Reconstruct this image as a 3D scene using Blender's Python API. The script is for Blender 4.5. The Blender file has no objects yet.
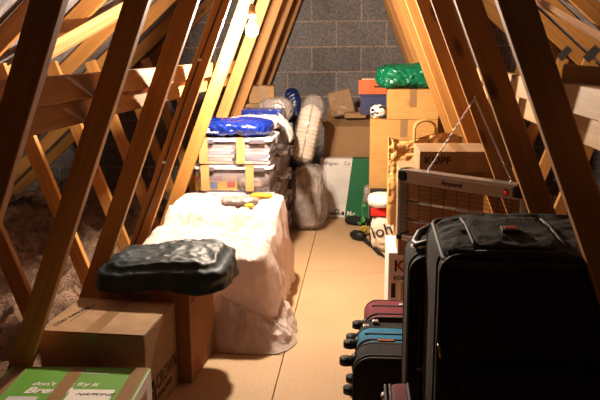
import bpy, bmesh, math, random
from mathutils import Vector, Matrix, noise
random.seed(7)
S = bpy.context.scene
COL = S.collection
PI = math.pi

# ------------------------------------------------------------------ camera, world, exposure
cam_d = bpy.data.cameras.new('camera'); cam = bpy.data.objects.new('camera', cam_d); COL.objects.link(cam)
F, YAW, PIT, ROLL = 714.15, -.0885, .2062, -.0064
cy, sy, cp, sp = math.cos(YAW), math.sin(YAW), math.cos(PIT), math.sin(PIT)
fw = Vector((sy*cp, cy*cp, -sp)); rt = Vector((cy, -sy, 0)); up = rt.cross(fw)
r2 = rt*math.cos(ROLL)+up*math.sin(ROLL); u2 = -rt*math.sin(ROLL)+up*math.cos(ROLL)
m = Matrix((r2, u2, -fw)).transposed().to_4x4(); m.translation = Vector((.1956, 0, 1.31))
cam.matrix_world = m
cam_d.sensor_width = 36; cam_d.lens = F*36/600; cam_d.clip_start = .05
S.camera = cam
W = bpy.data.worlds.new('world'); S.world = W; W.use_nodes = True
W.node_tree.nodes['Background'].inputs[0].default_value = (.75, .8, 1, 1)
W.node_tree.nodes['Background'].inputs[1].default_value = .005
S.view_settings.view_transform = 'Standard'; S.view_settings.look = 'None'
S.view_settings.exposure = 1.62; S.view_settings.gamma = 1
S.view_settings.use_curve_mapping = False
BULB = (-.374, 3.71, 1.414)
BULB_STRENGTH = 1500
BULB_COLOR = (1, .84, .655)

# ------------------------------------------------------------------ materials
def new_mat(name):
    mt = bpy.data.materials.new(name); mt.use_nodes = True
    nt = mt.node_tree
    return mt, nt, nt.nodes['Principled BSDF']
def nd(nt, t, **k):
    n = nt.nodes.new(t)
    for a, v in k.items():
        if a in n.inputs: n.inputs[a].default_value = v
        else: setattr(n, a, v)
    return n
def coords(nt, scale=(1, 1, 1), kind='Object'):
    tc = nd(nt, 'ShaderNodeTexCoord'); mp = nd(nt, 'ShaderNodeMapping'); mp.inputs['Scale'].default_value = scale
    nt.links.new(tc.outputs[kind], mp.inputs[0]); return mp.outputs[0]
def ramp(nt, src, stops):
    r = nd(nt, 'ShaderNodeValToRGB'); e = r.color_ramp.elements
    while len(e) < len(stops): e.new(.5)
    for i, (p, c) in enumerate(stops): e[i].position = p; e[i].color = (*c, 1)
    nt.links.new(src, r.inputs[0]); return r.outputs[0]
def mix(nt, fac, a, b, mode='MIX'):
    x = nd(nt, 'ShaderNodeMix'); x.data_type = 'RGBA'; x.blend_type = mode
    for s, v in ((0, fac), (6, a), (7, b)):
        if hasattr(v, 'links') or hasattr(v, 'is_linked'): nt.links.new(v, x.inputs[s])
        else: x.inputs[s].default_value = v if s == 0 else (*v, 1)
    return x.outputs[2]
def bump(nt, b, h, strength, dist=.01):
    n = nd(nt, 'ShaderNodeBump'); n.inputs['Strength'].default_value = strength; n.inputs['Distance'].default_value = dist
    nt.links.new(h, n.inputs['Height']); nt.links.new(n.outputs[0], b.inputs['Normal'])
def plain(name, col, rough=.6, var=.12, scale=8, bmp=0, bscale=60, metal=0, sheen=0, coat=0):
    mt, nt, b = new_mat(name); v = coords(nt)
    n = nd(nt, 'ShaderNodeTexNoise', Scale=scale, Detail=4)
    nt.links.new(v, n.inputs['Vector'])
    c = ramp(nt, n.outputs[0], [(.3, tuple(x*(1-var) for x in col)), (.7, tuple(min(1, x*(1+var)) for x in col))])
    nt.links.new(c, b.inputs['Base Color'])
    b.inputs['Roughness'].default_value = rough; b.inputs['Metallic'].default_value = metal
    b.inputs['Sheen Weight'].default_value = sheen; b.inputs['Specular IOR Level'].default_value = .3; b.inputs['Coat Weight'].default_value = coat
    if bmp:
        n2 = nd(nt, 'ShaderNodeTexNoise', Scale=bscale, Detail=3); nt.links.new(v, n2.inputs['Vector'])
        bump(nt, b, n2.outputs[0], bmp, .004)
    return mt
def wood(name, light, dark, knot=(.16, .06, .02)):
    mt, nt, b = new_mat(name); oi = nd(nt, 'ShaderNodeObjectInfo')
    tc = nd(nt, 'ShaderNodeTexCoord')
    off = nd(nt, 'ShaderNodeVectorMath', operation='SCALE'); off.inputs[0].default_value = (37, 53, 71)
    nt.links.new(oi.outputs['Random'], off.inputs['Scale'])
    add = nd(nt, 'ShaderNodeVectorMath', operation='ADD'); nt.links.new(tc.outputs['Object'], add.inputs[0]); nt.links.new(off.outputs[0], add.inputs[1])
    def mp(s):
        q = nd(nt, 'ShaderNodeMapping'); q.inputs['Scale'].default_value = s; nt.links.new(add.outputs[0], q.inputs[0]); return q.outputs[0]
    g = nd(nt, 'ShaderNodeTexNoise', Scale=1, Detail=6, Distortion=.6); nt.links.new(mp((55, 55, 2.2)), g.inputs['Vector'])
    g2 = nd(nt, 'ShaderNodeTexNoise', Scale=1, Detail=3, Distortion=1.5); nt.links.new(mp((9, 9, .9)), g2.inputs['Vector'])
    c1 = ramp(nt, g.outputs[0], [(.32, dark), (.62, light)])
    c2 = ramp(nt, g2.outputs[0], [(.35, tuple(x*.78 for x in light)), (.65, tuple(min(1, x*1.12) for x in light))])
    c = mix(nt, .5, c1, c2)
    vo = nd(nt, 'ShaderNodeTexVoronoi', Scale=1); nt.links.new(mp((7, 7, 2.6)), vo.inputs['Vector'])
    k = ramp(nt, vo.outputs['Distance'], [(.05, (1, 1, 1)), (.14, (0, 0, 0))])
    c = mix(nt, k, c, knot)
    tint = ramp(nt, oi.outputs['Random'], [(0, (.80, .76, .72)), (1, (1, 1, 1))])
    c = mix(nt, 1.0, c, tint, 'MULTIPLY')
    nt.links.new(c, b.inputs['Base Color']); b.inputs['Roughness'].default_value = .62
    bump(nt, b, g.outputs[0], .15, .003)
    return mt
def cardboard(name, col, rough=.8):
    mt, nt, b = new_mat(name)
    n = nd(nt, 'ShaderNodeTexNoise', Scale=5, Detail=5); nt.links.new(coords(nt), n.inputs['Vector'])
    n2 = nd(nt, 'ShaderNodeTexNoise', Scale=1, Detail=2); nt.links.new(coords(nt, (12, 12, 260)), n2.inputs['Vector'])
    c = ramp(nt, n.outputs[0], [(.3, tuple(x*.86 for x in col)), (.7, tuple(min(1, x*1.08) for x in col))])
    c = mix(nt, .10, c, ramp(nt, n2.outputs[0], [(.4, (0, 0, 0)), (.6, (1, 1, 1))]), 'OVERLAY')
    nt.links.new(c, b.inputs['Base Color']); b.inputs['Roughness'].default_value = rough
    bump(nt, b, n.outputs[0], .25, .01)
    return mt
def ridged(nt, scale, stretch=(1, 1, 1)):
    n = nd(nt, 'ShaderNodeTexNoise', Scale=scale, Detail=4, Distortion=.8); n.noise_type = 'RIDGED_MULTIFRACTAL'
    nt.links.new(coords(nt, stretch), n.inputs['Vector']); return n.outputs[0]
def film(name, col, alpha, rough=.15, trans=.0, crinkle=.5, scale=16):
    # plastic film: partly see-through, with a glossy creased surface
    mt, nt, b = new_mat(name)
    b.inputs['Base Color'].default_value = (*col, 1); b.inputs['Roughness'].default_value = rough
    bump(nt, b, ridged(nt, scale), crinkle, .012)
    tr = nd(nt, 'ShaderNodeBsdfTransparent'); mx = nd(nt, 'ShaderNodeMixShader'); mx.inputs[0].default_value = alpha
    nt.links.new(tr.outputs[0], mx.inputs[1]); nt.links.new(b.outputs[0], mx.inputs[2])
    out = [x for x in nt.nodes if x.type == 'OUTPUT_MATERIAL'][0]
    nt.links.new(mx.outputs[0], out.inputs[0])
    return mt
def sheet_mat(name, col, tl=.28, scale=9, rough=.38):
    mt, nt, b = new_mat(name)
    b.inputs['Base Color'].default_value = (*col, 1); b.inputs['Roughness'].default_value = rough
    bump(nt, b, ridged(nt, scale, (1, 1, .6)), .55, .012)
    t = nd(nt, 'ShaderNodeBsdfTranslucent'); t.inputs[0].default_value = (*col, 1)
    mx = nd(nt, 'ShaderNodeMixShader'); mx.inputs[0].default_value = tl
    nt.links.new(b.outputs[0], mx.inputs[1]); nt.links.new(t.outputs[0], mx.inputs[2])
    out = [x for x in nt.nodes if x.type == 'OUTPUT_MATERIAL'][0]; nt.links.new(mx.outputs[0], out.inputs[0])
    return mt
def bagm(name, col, rough, scale=14, strength=.6, coat=0, spec=.5):
    mt, nt, b = new_mat(name); r = ridged(nt, scale)
    nt.links.new(ramp(nt, r, [(.1, tuple(x*.75 for x in col)), (.9, tuple(min(1, x*1.2) for x in col))]), b.inputs['Base Color'])
    b.inputs['Roughness'].default_value = rough; b.inputs['Coat Weight'].default_value = coat; b.inputs['Specular IOR Level'].default_value = spec
    bump(nt, b, r, strength, .012); return mt

M = {}
M['truss'] = wood('truss timber', (.52, .235, .052), (.32, .115, .020))
M['pale_wood'] = wood('pale timber', (.60, .35, .14), (.42, .20, .06))
M['old_wood'] = wood('aged timber', (.40, .24, .14), (.20, .11, .06))
M['card'] = cardboard('brown cardboard', (.32, .175, .075))
M['card_yellow'] = cardboard('yellow cardboard', (.50, .26, .07))
M['card_red'] = cardboard('reddish cardboard', (.34, .145, .045))
M['card_white'] = cardboard('white cardboard', (.72, .66, .62))
M['kraft'] = cardboard('kraft paper', (.50, .27, .08))
M['tape'] = plain('brown parcel tape', (.26, .15, .07), .3, coat=.3)
M['clear_tape'] = plain('yellowed tape', (.46, .28, .11), .35)
M['green_print'] = plain('green print', (.13, .33, .045), .45, .06, bmp=.05)
M['green_dark'] = plain('dark green print', (.02, .13, .055), .5, .08)
M['white_print'] = plain('white print', (.80, .74, .70), .5, .04)
M['grey_print'] = plain('pale grey print', (.58, .55, .56), .5, .05)
M['ink'] = plain('black ink', (.02, .015, .015), .6)
M['red_ink'] = plain('red ink', (.45, .03, .015), .6)
M['red'] = plain('red card', (.62, .02, .015), .5)
M['black_fabric'] = plain('black fabric', (.012, .010, .010), .8, .3, 20, .5, 300)
M['black_case'] = plain('black suitcase cloth', (.024, .018, .0165), .9, .35, 9, .8, 200)
M['piping'] = plain('dark piping', (.030, .025, .022), .65, .1)
M['black_plastic'] = plain('black plastic', (.010, .009, .009), .5, .1)
M['burgundy'] = plain('burgundy cloth', (.16, .018, .030), .8, .15, 12, .4, 260)
M['blue_cloth'] = plain('teal blue cloth', (.010, .16, .30), .8, .15, 12, .4, 260)
M['orange_patch'] = plain('orange patch', (.55, .12, .02), .5)
M['silver'] = plain('brushed silver', (.62, .58, .54), .32, .05, metal=.85)
M['pale_metal'] = plain('pale enamel', (.50, .38, .30), .4, .05, metal=.3)
M['wire'] = plain('heater wire', (.10, .06, .03), .4, .1, metal=.7)
M['reflector'] = plain('heater reflector', (.60, .34, .13), .5, .2, 30, metal=.2)
M['tarp'] = bagm('dark slate tarpaulin', (.014, .030, .038), .52, 5, .35, spec=.35)
M['green_bag'] = bagm('green plastic bag', (.0, .17, .075), .28, 13, .8)
M['blue_bag'] = bagm('shiny blue bag', (.003, .020, .22), .24, 15, .7, .15)
M['navy'] = plain('navy card', (.03, .035, .10), .6, .1)
M['navy_bag'] = bagm('navy plastic bag', (.005, .014, .09), .3, 12, .7)
M['grey_bag'] = bagm('grey translucent plastic', (.28, .23, .21), .25, 16, .8)
M['orange_wood'] = wood('orange stained wood', (.62, .12, .02), (.46, .08, .012))
M['sheet'] = sheet_mat('white plastic dust sheet', (.74, .60, .54))
M['sheet_grey'] = sheet_mat('crumpled white film', (.60, .54, .51), .2, 14, .25)
M['bin'] = film('clear bin plastic', (.50, .44, .48), .26, .2, crinkle=.05)
M['bin_lid'] = plain('pale bin lid', (.66, .64, .66), .3, .05)
M['bin_clip'] = plain('grey bin clip', (.12, .10, .12), .4, .05)
M['film'] = film('clear wrapping film', (.60, .52, .46), .20, .10, crinkle=1, scale=13)
M['thin_film'] = film('thin clear film', (.5, .4, .3), .12, .1, crinkle=1, scale=12)
M['quilt'] = plain('cream quilted cloth', (.64, .52, .42), .8, .1, 12, .3, 80)
M['stuffing'] = plain('grey wrapped cloth', (.26, .20, .17), .75, .45, 16, .6, 40)
M['paper'] = plain('printed paper', (.66, .60, .58), .6, .1, 20)
M['paper_blue'] = plain('blue grey paper', (.34, .38, .52), .6, .1, 20)
M['paper_tan'] = plain('tan paper', (.60, .42, .28), .6, .1, 20)
M['yellow'] = plain('yellow print', (.80, .50, .03), .5)
M['photo_blue'] = plain('blue print', (.10, .22, .50), .5)
M['insul'] = None
M['leaf'] = plain('green leaf', (.06, .24, .05), .5, .3, 20)
M['flower'] = plain('dull yellow flower', (.40, .26, .04), .6, .3)
M['cream_cloth'] = plain('cream cloth', (.74, .60, .48), .8, .06)
M['blue_ribbon'] = plain('blue ribbon', (.01, .16, .42), .5)
M['white_plastic'] = plain('white plastic', (.75, .73, .70), .4, .04)
M['gold'] = plain('gold zip metal', (.55, .36, .12), .3, metal=.9)
M['cable'] = plain('white cable', (.72, .66, .55), .4)
M['steel'] = plain('galvanised plate', (.10, .09, .085), .45, .2, 40, metal=.6)

# bulb glass: gives off the light of the room
mt, nt, b = new_mat('lit bulb'); b.inputs['Emission Color'].default_value = (*BULB_COLOR, 1); b.inputs['Emission Strength'].default_value = BULB_STRENGTH
b.inputs['Base Color'].default_value = (1, 1, 1, 1); M['bulb'] = mt
mt, nt, b = new_mat('indicator'); b.inputs['Base Color'].default_value = (.4, .008, .008, 1); b.inputs['Emission Color'].default_value = (1, .02, .01, 1); b.inputs['Emission Strength'].default_value = .08; M['indicator'] = mt

# concrete blocks
mt, nt, b = new_mat('concrete block wall')
tc = nd(nt, 'ShaderNodeTexCoord'); sx = nd(nt, 'ShaderNodeSeparateXYZ'); nt.links.new(tc.outputs['Object'], sx.inputs[0])
cb = nd(nt, 'ShaderNodeCombineXYZ')
ax = nd(nt, 'ShaderNodeMath', operation='ADD'); ax.inputs[1].default_value = .279+.225+4.5
az = nd(nt, 'ShaderNodeMath', operation='ADD'); az.inputs[1].default_value = -1.567+.225*20
nt.links.new(sx.outputs[0], ax.inputs[0]); nt.links.new(sx.outputs[2], az.inputs[0]); nt.links.new(ax.outputs[0], cb.inputs[0]); nt.links.new(az.outputs[0], cb.inputs[1])
br = nd(nt, 'ShaderNodeTexBrick'); br.offset = .5
for k, v in (('Scale', 1), ('Mortar Size', .0085), ('Mortar Smooth', .25), ('Brick Width', .45), ('Row Height', .225), ('Bias', 0)): br.inputs[k].default_value = v
br.inputs['Color1'].default_value = (.19, .168, .168, 1); br.inputs['Color2'].default_value = (.27, .24, .235, 1); br.inputs['Mortar'].default_value = (.44, .33, .27, 1)
nt.links.new(cb.outputs[0], br.inputs['Vector'])
n1 = nd(nt, 'ShaderNodeTexNoise', Scale=90, Detail=4); nt.links.new(tc.outputs['Object'], n1.inputs['Vector'])
n2 = nd(nt, 'ShaderNodeTexNoise', Scale=3, Detail=5); nt.links.new(tc.outputs['Object'], n2.inputs['Vector'])
c = mix(nt, .7, br.outputs[0], ramp(nt, n1.outputs[0], [(.35, (.22, .22, .22)), (.65, (.75, .75, .75))]), 'OVERLAY')
c = mix(nt, .35, c, ramp(nt, n2.outputs[0], [(.35, (.3, .3, .3)), (.65, (.62, .62, .62))]), 'OVERLAY')
nt.links.new(c, b.inputs['Base Color']); b.inputs['Roughness'].default_value = .9
hs = nd(nt, 'ShaderNodeMath', operation='MULTIPLY_ADD'); hs.inputs[1].default_value = -1.4; nt.links.new(br.outputs['Fac'], hs.inputs[0]); nt.links.new(n1.outputs[0], hs.inputs[2])
bump(nt, b, hs.outputs[0], .8, .008); M['block'] = mt

# chipboard
mt, nt, b = new_mat('chipboard floor')
n1 = nd(nt, 'ShaderNodeTexNoise', Scale=150, Detail=3); n2 = nd(nt, 'ShaderNodeTexNoise', Scale=2.5, Detail=5)
v = coords(nt)
nt.links.new(v, n1.inputs['Vector']); nt.links.new(v, n2.inputs['Vector'])
c = mix(nt, .4, ramp(nt, n1.outputs[0], [(.35, (.36, .215, .11)), (.65, (.60, .38, .20))]), ramp(nt, n2.outputs[0], [(.3, (.42, .255, .13)), (.7, (.55, .35, .185))]))
nt.links.new(c, b.inputs['Base Color']); b.inputs['Roughness'].default_value = .7; bump(nt, b, n1.outputs[0], .1, .002); M['chip'] = mt

# roof felt
mt, nt, b = new_mat('roofing felt'); n1 = nd(nt, 'ShaderNodeTexNoise', Scale=5, Detail=8, Distortion=.8); nt.links.new(coords(nt), n1.inputs['Vector'])
c = ramp(nt, n1.outputs[0], [(.3, (.12, .10, .105)), (.7, (.28, .24, .24))]); nt.links.new(c, b.inputs['Base Color']); b.inputs['Roughness'].default_value = .75
bump(nt, b, n1.outputs[0], .8, .06); M['felt'] = mt
# mineral wool
mt, nt, b = new_mat('mineral wool'); n1 = nd(nt, 'ShaderNodeTexNoise', Scale=7, Detail=8, Distortion=1.2); v = coords(nt); nt.links.new(v, n1.inputs['Vector'])
n2 = nd(nt, 'ShaderNodeTexNoise', Scale=60, Detail=4, Distortion=2); nt.links.new(v, n2.inputs['Vector'])
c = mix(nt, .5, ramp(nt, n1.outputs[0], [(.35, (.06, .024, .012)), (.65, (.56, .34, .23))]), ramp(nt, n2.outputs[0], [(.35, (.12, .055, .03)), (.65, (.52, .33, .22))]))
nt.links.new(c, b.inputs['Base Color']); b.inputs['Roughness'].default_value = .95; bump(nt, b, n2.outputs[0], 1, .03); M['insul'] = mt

# ------------------------------------------------------------------ helpers
def link(name, bm, mat, parent=None, smooth=False, loc=None, rotz=None):
    me = bpy.data.meshes.new(name); bmesh.ops.recalc_face_normals(bm, faces=bm.faces[:]); bm.to_mesh(me); bm.free()
    if smooth:
        for p in me.polygons: p.use_smooth = True
    o = bpy.data.objects.new(name, me); COL.objects.link(o)
    for q in (mat if isinstance(mat, (list, tuple)) else [mat]): me.materials.append(q)
    if parent: o.parent = parent
    if loc: o.location = loc
    if rotz is not None: o.rotation_euler = (0, 0, rotz)
    return o
def tag(o, label, cat, group=None, kind=None):
    o['label'] = label; o['category'] = cat
    if group: o['group'] = group
    if kind: o['kind'] = kind
    return o
def thing(name, label, cat, loc=(0, 0, 0), rotz=0, group=None):
    o = bpy.data.objects.new(name, None); o.empty_display_size = .05; COL.objects.link(o); o.location = loc; o.rotation_euler = (0, 0, rotz)
    return tag(o, label, cat, group)
def struct(o, label=None):
    o['kind'] = 'structure'
    if label: o['label'] = label; o['category'] = label.split()[-1]
    return o
def copy_tree(o, parent=None):
    c = o.copy(); COL.objects.link(c)
    if parent: c.parent = parent
    for ch in list(o.children): copy_tree(ch, c)
    return c
def box(bm, a, b_, bev=0, seg=2, mat=0):
    r = bmesh.ops.create_cube(bm, size=1); vs = r['verts']
    for v in vs: v.co = Vector([(a[i]+b_[i])/2+v.co[i]*(b_[i]-a[i]) for i in range(3)])
    if bev:
        es = list({e for v in vs for e in v.link_edges})
        q = bmesh.ops.bevel(bm, geom=es+vs, offset=bev, segments=seg, affect='EDGES', profile=.5)
        for f in q['faces']: f.material_index = mat
    return bm
def nb(): return bmesh.new()
def tube(bm, pts, r, seg=8, closed=False):
    pts = [Vector(p) for p in pts]; n = len(pts); rings = []; prev = None
    for i, p in enumerate(pts):
        if closed: t = pts[(i+1) % n]-pts[i-1]
        else: t = (pts[min(i+1, n-1)]-pts[max(i-1, 0)])
        t.normalize()
        if prev is None:
            a = Vector((0, 0, 1)) if abs(t.z) < .9 else Vector((1, 0, 0)); u = t.cross(a).normalized()
        else: u = (prev-t*prev.dot(t)).normalized()
        prev = u; w = t.cross(u); rr = r[i] if isinstance(r, (list, tuple)) else r
        rings.append([bm.verts.new(p+(u*math.cos(2*PI*k/seg)+w*math.sin(2*PI*k/seg))*rr) for k in range(seg)])
    for i in range(n if closed else n-1):
        A, B = rings[i], rings[(i+1) % n]
        for k in range(seg): bm.faces.new((A[k], A[(k+1) % seg], B[(k+1) % seg], B[k]))
    if not closed:
        bm.faces.new(rings[0]); bm.faces.new(rings[-1][::-1])
    return bm
def cyl(bm, p0, p1, r, seg=16): return tube(bm, [p0, p1], r, seg)
def ball(bm, c, r, sub=2, sc=(1, 1, 1)):
    q = bmesh.ops.create_icosphere(bm, subdivisions=sub, radius=1)
    for v in q['verts']: v.co = Vector((c[0]+v.co.x*r*sc[0], c[1]+v.co.y*r*sc[1], c[2]+v.co.z*r*sc[2]))
def rrect(w, h, r, n=6, cx=0, cy=0):
    pts = []
    for (sx_, sy_, a0) in ((1, 1, 0), (-1, 1, 90), (-1, -1, 180), (1, -1, 270)):
        for k in range(n+1):
            a = math.radians(a0+90*k/n); pts.append((cx+sx_*(w/2-r)+r*math.cos(a), cy+sy_*(h/2-r)+r*math.sin(a)))
    return pts
def slab(bm, outline, z0, z1, axis='z', inset=0.0):
    # extruded outline; axis tells which way it is thick
    def P(u, v, t): return {'z': (u, v, t), 'y': (u, t, v), 'x': (t, u, v)}[axis]
    A = [bm.verts.new(P(u, v, z0)) for u, v in outline]; B = [bm.verts.new(P(u, v, z1)) for u, v in outline]
    n = len(A); bm.faces.new(A); bm.faces.new(B[::-1])
    for i in range(n): bm.faces.new((A[i], B[i], B[(i+1) % n], A[(i+1) % n]))
    return bm
def fold(p, f, seed):
    q = Vector(p)*f+Vector((seed, seed*1.7, seed*.3))
    w = Vector((noise.noise(q*.6), noise.noise(q*.6+Vector((7, 2, 5))), 0))*.8
    r1 = 1-2.2*abs(noise.noise(q+w)); r2 = 1-2.4*abs(noise.noise(q*2.3+w*2+Vector((3, 1, 2)))); r3 = 1-2.4*abs(noise.noise(q*4.7+Vector((1, 8, 4))))
    return noise.noise(q*.7)*.35+r1*.36+r2*.24+r3*.12-.25
def softbox(bm, c, s, e=4.0, n=28, amp=.01, f=9, seed=0, flat=True, aniso=(1, 1, 1)):
    # a stuffed, creased block: superellipsoid with ridged folds, flat underneath
    vs = {}
    hx, hy, hz = s[0]/2, s[1]/2, s[2]/2
    def V(p):
        k = tuple(round(x, 4) for x in p)
        if k not in vs:
            q = Vector(p); L = (abs(q.x)**e+abs(q.y)**e+abs(q.z)**e)**(1/e); q = q/L
            w = Vector((q.x*hx, q.y*hy, q.z*hz)); nn = Vector((q.x/hx, q.y/hy, q.z/hz)).normalized()
            d = fold((w.x*aniso[0], w.y*aniso[1], w.z*aniso[2]), f, seed)*amp
            w = w+nn*d
            if flat: w.z = max(w.z, -hz)
            vs[k] = bm.verts.new(Vector(c)+w)
        return vs[k]
    g = [-1+2*i/n for i in range(n+1)]
    for ax_ in range(3):
        for sg in (-1, 1):
            for i in range(n):
                for j in range(n):
                    q = []
                    for (a, b_) in ((i, j), (i+1, j), (i+1, j+1), (i, j+1)):
                        p = [0, 0, 0]; p[ax_] = sg; p[(ax_+1) % 3] = g[a]; p[(ax_+2) % 3] = g[b_]; q.append(V(p))
                    try: bm.faces.new(q if sg > 0 else q[::-1])
                    except ValueError: pass
    return bm
BF = bpy.data.fonts.get('Bfont Regular') or None
def text(name, s, size, loc, face, mat, parent, spin=0, shear=0, depth=.0006, bold=0, sx_=1.0):
    cu = bpy.data.curves.new(name, 'FONT'); cu.body = s; cu.size = size; cu.extrude = depth; cu.shear = shear; cu.offset = bold
    cu.resolution_u = 3
    t = bpy.data.objects.new(name, cu); COL.objects.link(t)
    dg = bpy.context.evaluated_depsgraph_get(); dg.update()
    me = bpy.data.meshes.new_from_object(t.evaluated_get(dg)); me.name = name
    bpy.data.objects.remove(t); bpy.data.curves.remove(cu)
    me.materials.clear(); me.materials.append(mat)
    for v in me.vertices: v.co.x *= sx_
    o = bpy.data.objects.new(name, me); COL.objects.link(o)
    R = {'top': Matrix.Identity(3), 'front': Matrix(((1, 0, 0), (0, 0, -1), (0, 1, 0))), 'right': Matrix(((0, 0, 1), (1, 0, 0), (0, 1, 0)))}[face]
    o.matrix_local = Matrix.Translation(loc) @ R.to_4x4() @ Matrix.Rotation(spin, 4, 'Z')
    o.parent = parent
    return o

# ------------------------------------------------------------------ the setting
bm = nb()
seamx = -.1395; ys = {0: (4.165, 1.765), 1: (2.90, 4.165, 1.0)}
rows = []
def plank_rows(x0, x1, cuts):
    yy = [-1.2]+sorted(cuts)+[6.64]
    for a, b_ in zip(yy, yy[1:]): box(bm, (x0+.002, a+.002, -.022), (x1-.002, b_-.002, 0), .0012, 1)
plank_rows(-1.09, seamx, [.5, 2.915, 5.3]); plank_rows(seamx, .52, [1.7, 4.14, 6.3]); plank_rows(.52, 1.09, [.4, 2.9, 5.2])
struct(link('floor', bm, M['chip']))
# gable wall
HH, EX, EZ = 2.80, 3.32, -.12
bm = nb(); slab(bm, [(-EX, -.3), (EX, -.3), (EX, EZ), (0, HH), (-EX, EZ)], 6.66, 6.86, 'y'); struct(link('wall_back', bm, M['block']))
for sgn, nm in ((-1, 'ceiling'), (1, 'ceiling')):
    bm = nb(); NX, NY = 40, 90; vv = {}
    for i in range(NX+1):
        for j in range(NY+1):
            t = i/NX; y = -1.2+7.85*j/NY
            sag = -.018*abs(math.sin(PI*(y-1.6)/.6))+.02*noise.noise(Vector((t*6, y*3, sgn)))
            x = sgn*EX*(1-t); z = EZ+(HH-EZ)*t+.012
            for k in (0, 1): vv[i, j, k] = bm.verts.new((x+sgn*(.0 if k else -.02)*0, y, z+sag+.03*k))
    for i in range(NX):
        for j in range(NY):
            for k in (0, 1): bm.faces.new([vv[i, j, k], vv[i+1, j, k], vv[i+1, j+1, k], vv[i, j+1, k]])
    struct(link(nm, bm, M['felt'], smooth=True))
# plaster ceiling of the rooms below, under the insulation
bm = nb(); box(bm, (-EX, -1.2, -.30), (EX, 6.66, -.26)); struct(link('trim_1', bm, M['white_print']))

# insulation either side of the boards
for sgn in (-1, 1):
    bm = nb(); NX, NY = 84, 300; vv = {}
    for i in range(NX+1):
        for j in range(NY+1):
            x = 1.10+2.1*i/NX; y = -1.1+7.7*j/NY
            p = Vector((x*sgn, y, 0))
            z = -.02+.12*noise.noise(p*2.3)+.13*(.7-2*abs(noise.noise(p*4.3)))+.05*(.7-2*abs(noise.noise(p*11)))+.03*noise.noise(p*14)+.012*noise.noise(p*37)
            z = min(z+.02, .24)-max(0, x-2.7)*.6
            vv[i, j] = bm.verts.new((sgn*x, y, max(z, -.25)))
    for i in range(NX):
        for j in range(NY): bm.faces.new([vv[i, j], vv[i+1, j], vv[i+1, j+1], vv[i, j+1]])
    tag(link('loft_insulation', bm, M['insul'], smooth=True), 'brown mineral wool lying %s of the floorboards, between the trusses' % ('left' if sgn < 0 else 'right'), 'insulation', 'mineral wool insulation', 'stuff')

# ------------------------------------------------------------------ roof trusses
T = .035; A0, H0, WD = 1.042, 2.594, .072
def beam(name, p0, p1, w, t, mat, parent=None, wdir=None, bev=.0025):
    p0, p1 = Vector(p0), Vector(p1); d = (p1-p0); L = d.length; d.normalize()
    th = Vector((0, 1, 0)) if wdir is None else Vector(wdir)
    wd = th.cross(d).normalized(); th = d.cross(wd)
    bm = nb(); box(bm, (-w/2, -t/2, 0), (w/2, t/2, L), bev, 1)
    o = link(name, bm, mat, parent)
    o.matrix_local = Matrix.Translation(p0) @ Matrix((wd, th, d)).transposed().to_4x4()
    return o
ang = math.atan2(H0, A0); offx = WD/2/math.sin(ang)
def plate(parent, x, z, w, h, rot=0, sgny=-1):
    bm = nb(); box(bm, (-w/2, -.0006, -h/2), (w/2, .0006, h/2))
    nx, nz = int(w/.014), int(h/.02)
    for i in range(nx):
        for k in range(nz):
            cx_, cz_ = -w/2+(i+.5)*w/nx, -h/2+(k+.5)*h/nz; box(bm, (cx_-.002, -.0018, cz_-.006), (cx_+.002, .0018, cz_+.006))
    o = link('nail_plate', bm, M['steel'], parent); o.location = (x, sgny*(T/2+.0012), z); o.rotation_euler = (0, rot, 0); return o
tr = thing('roof_truss', '', 'roof truss', (0, 1.6055, 0), 0, 'roof trusses')
slope = math.atan2(HH-EZ, EX)
RW = .09
for s in (-1, 1):
    beam('web', (s*(A0+offx), 0, -.02), (s*(offx+.03), 0, H0-.08+.02), WD, T, M['truss'], tr)
    rn = Vector((-s*math.sin(slope), 0, -math.cos(slope)))
    e0 = Vector((s*EX, 0, EZ))+rn*(RW/2+.01); e1 = Vector((0, 0, HH))+rn*(RW/2+.01)
    e1 = e1+(Vector((0, 0, 0))-Vector((e1.x, 0, 0)))*.0
    beam('rafter', e0, e1+Vector((s*.02, 0, 0)), RW, T, M['truss'], tr)
    mid = (e0+e1)/2+rn*(RW/2+.02)
    beam('strut', (s*(A0+.10), 0, -.02), (mid.x+s*.0, 0, mid.z), WD, T, M['truss'], tr)
    plate(tr, s*(A0+.09), .0, .10, .10); (plate(tr, mid.x+s*.0, mid.z+.03, .05, .10, s*slope) if s > 0 else None)
beam('ceiling_tie', (-EX+.2, 0, -.13), (EX-.2, 0, -.13), .09, T, M['truss'], tr)
TL = ['nearest roof truss, its two leaning timbers cut off by the photo edges',
      'second roof truss from the camera, rising behind the flat green box',
      'third roof truss, its right timber holding the hook of the heater chains',
      'fourth roof truss, with a cable clipped down its left timber',
      'fifth roof truss, first one brightly lit just behind the bulb',
      'sixth roof truss, second of the brightly lit ones behind the bulb',
      'seventh roof truss, third of the lit ones behind the bulb',
      'eighth roof truss, last but one before the block wall',
      'ninth roof truss, farthest one, right against the block wall']
for k in range(9):
    t = tr if k == 0 else copy_tree(tr)
    t.location = (0, 1.6055+.6*k, 0); t['label'] = TL[k]

# longitudinal binders clipped to the webs: two boards one above the other on each side
zb = 1.09
for s, nm in ((-1, 'left'), (1, 'right')):
    for q in (0, 1):
        z = zb+.0385+.079*q-(.025 if s > 0 else 0); xo = s*(A0*(1-z/H0)+WD/math.sin(ang)+(.034 if s < 0 else .11))
        o = beam('binder_board', (xo, .7, z), (xo, 6.64, z), .075, .035, M['pale_wood' if s > 0 else 'truss'], None, (s*1, 0, 0))
        tag(o, '%s of the two long boards running behind the %s truss timbers' % (('lower', 'upper')[q], nm), 'board', 'long binder boards')

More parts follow.
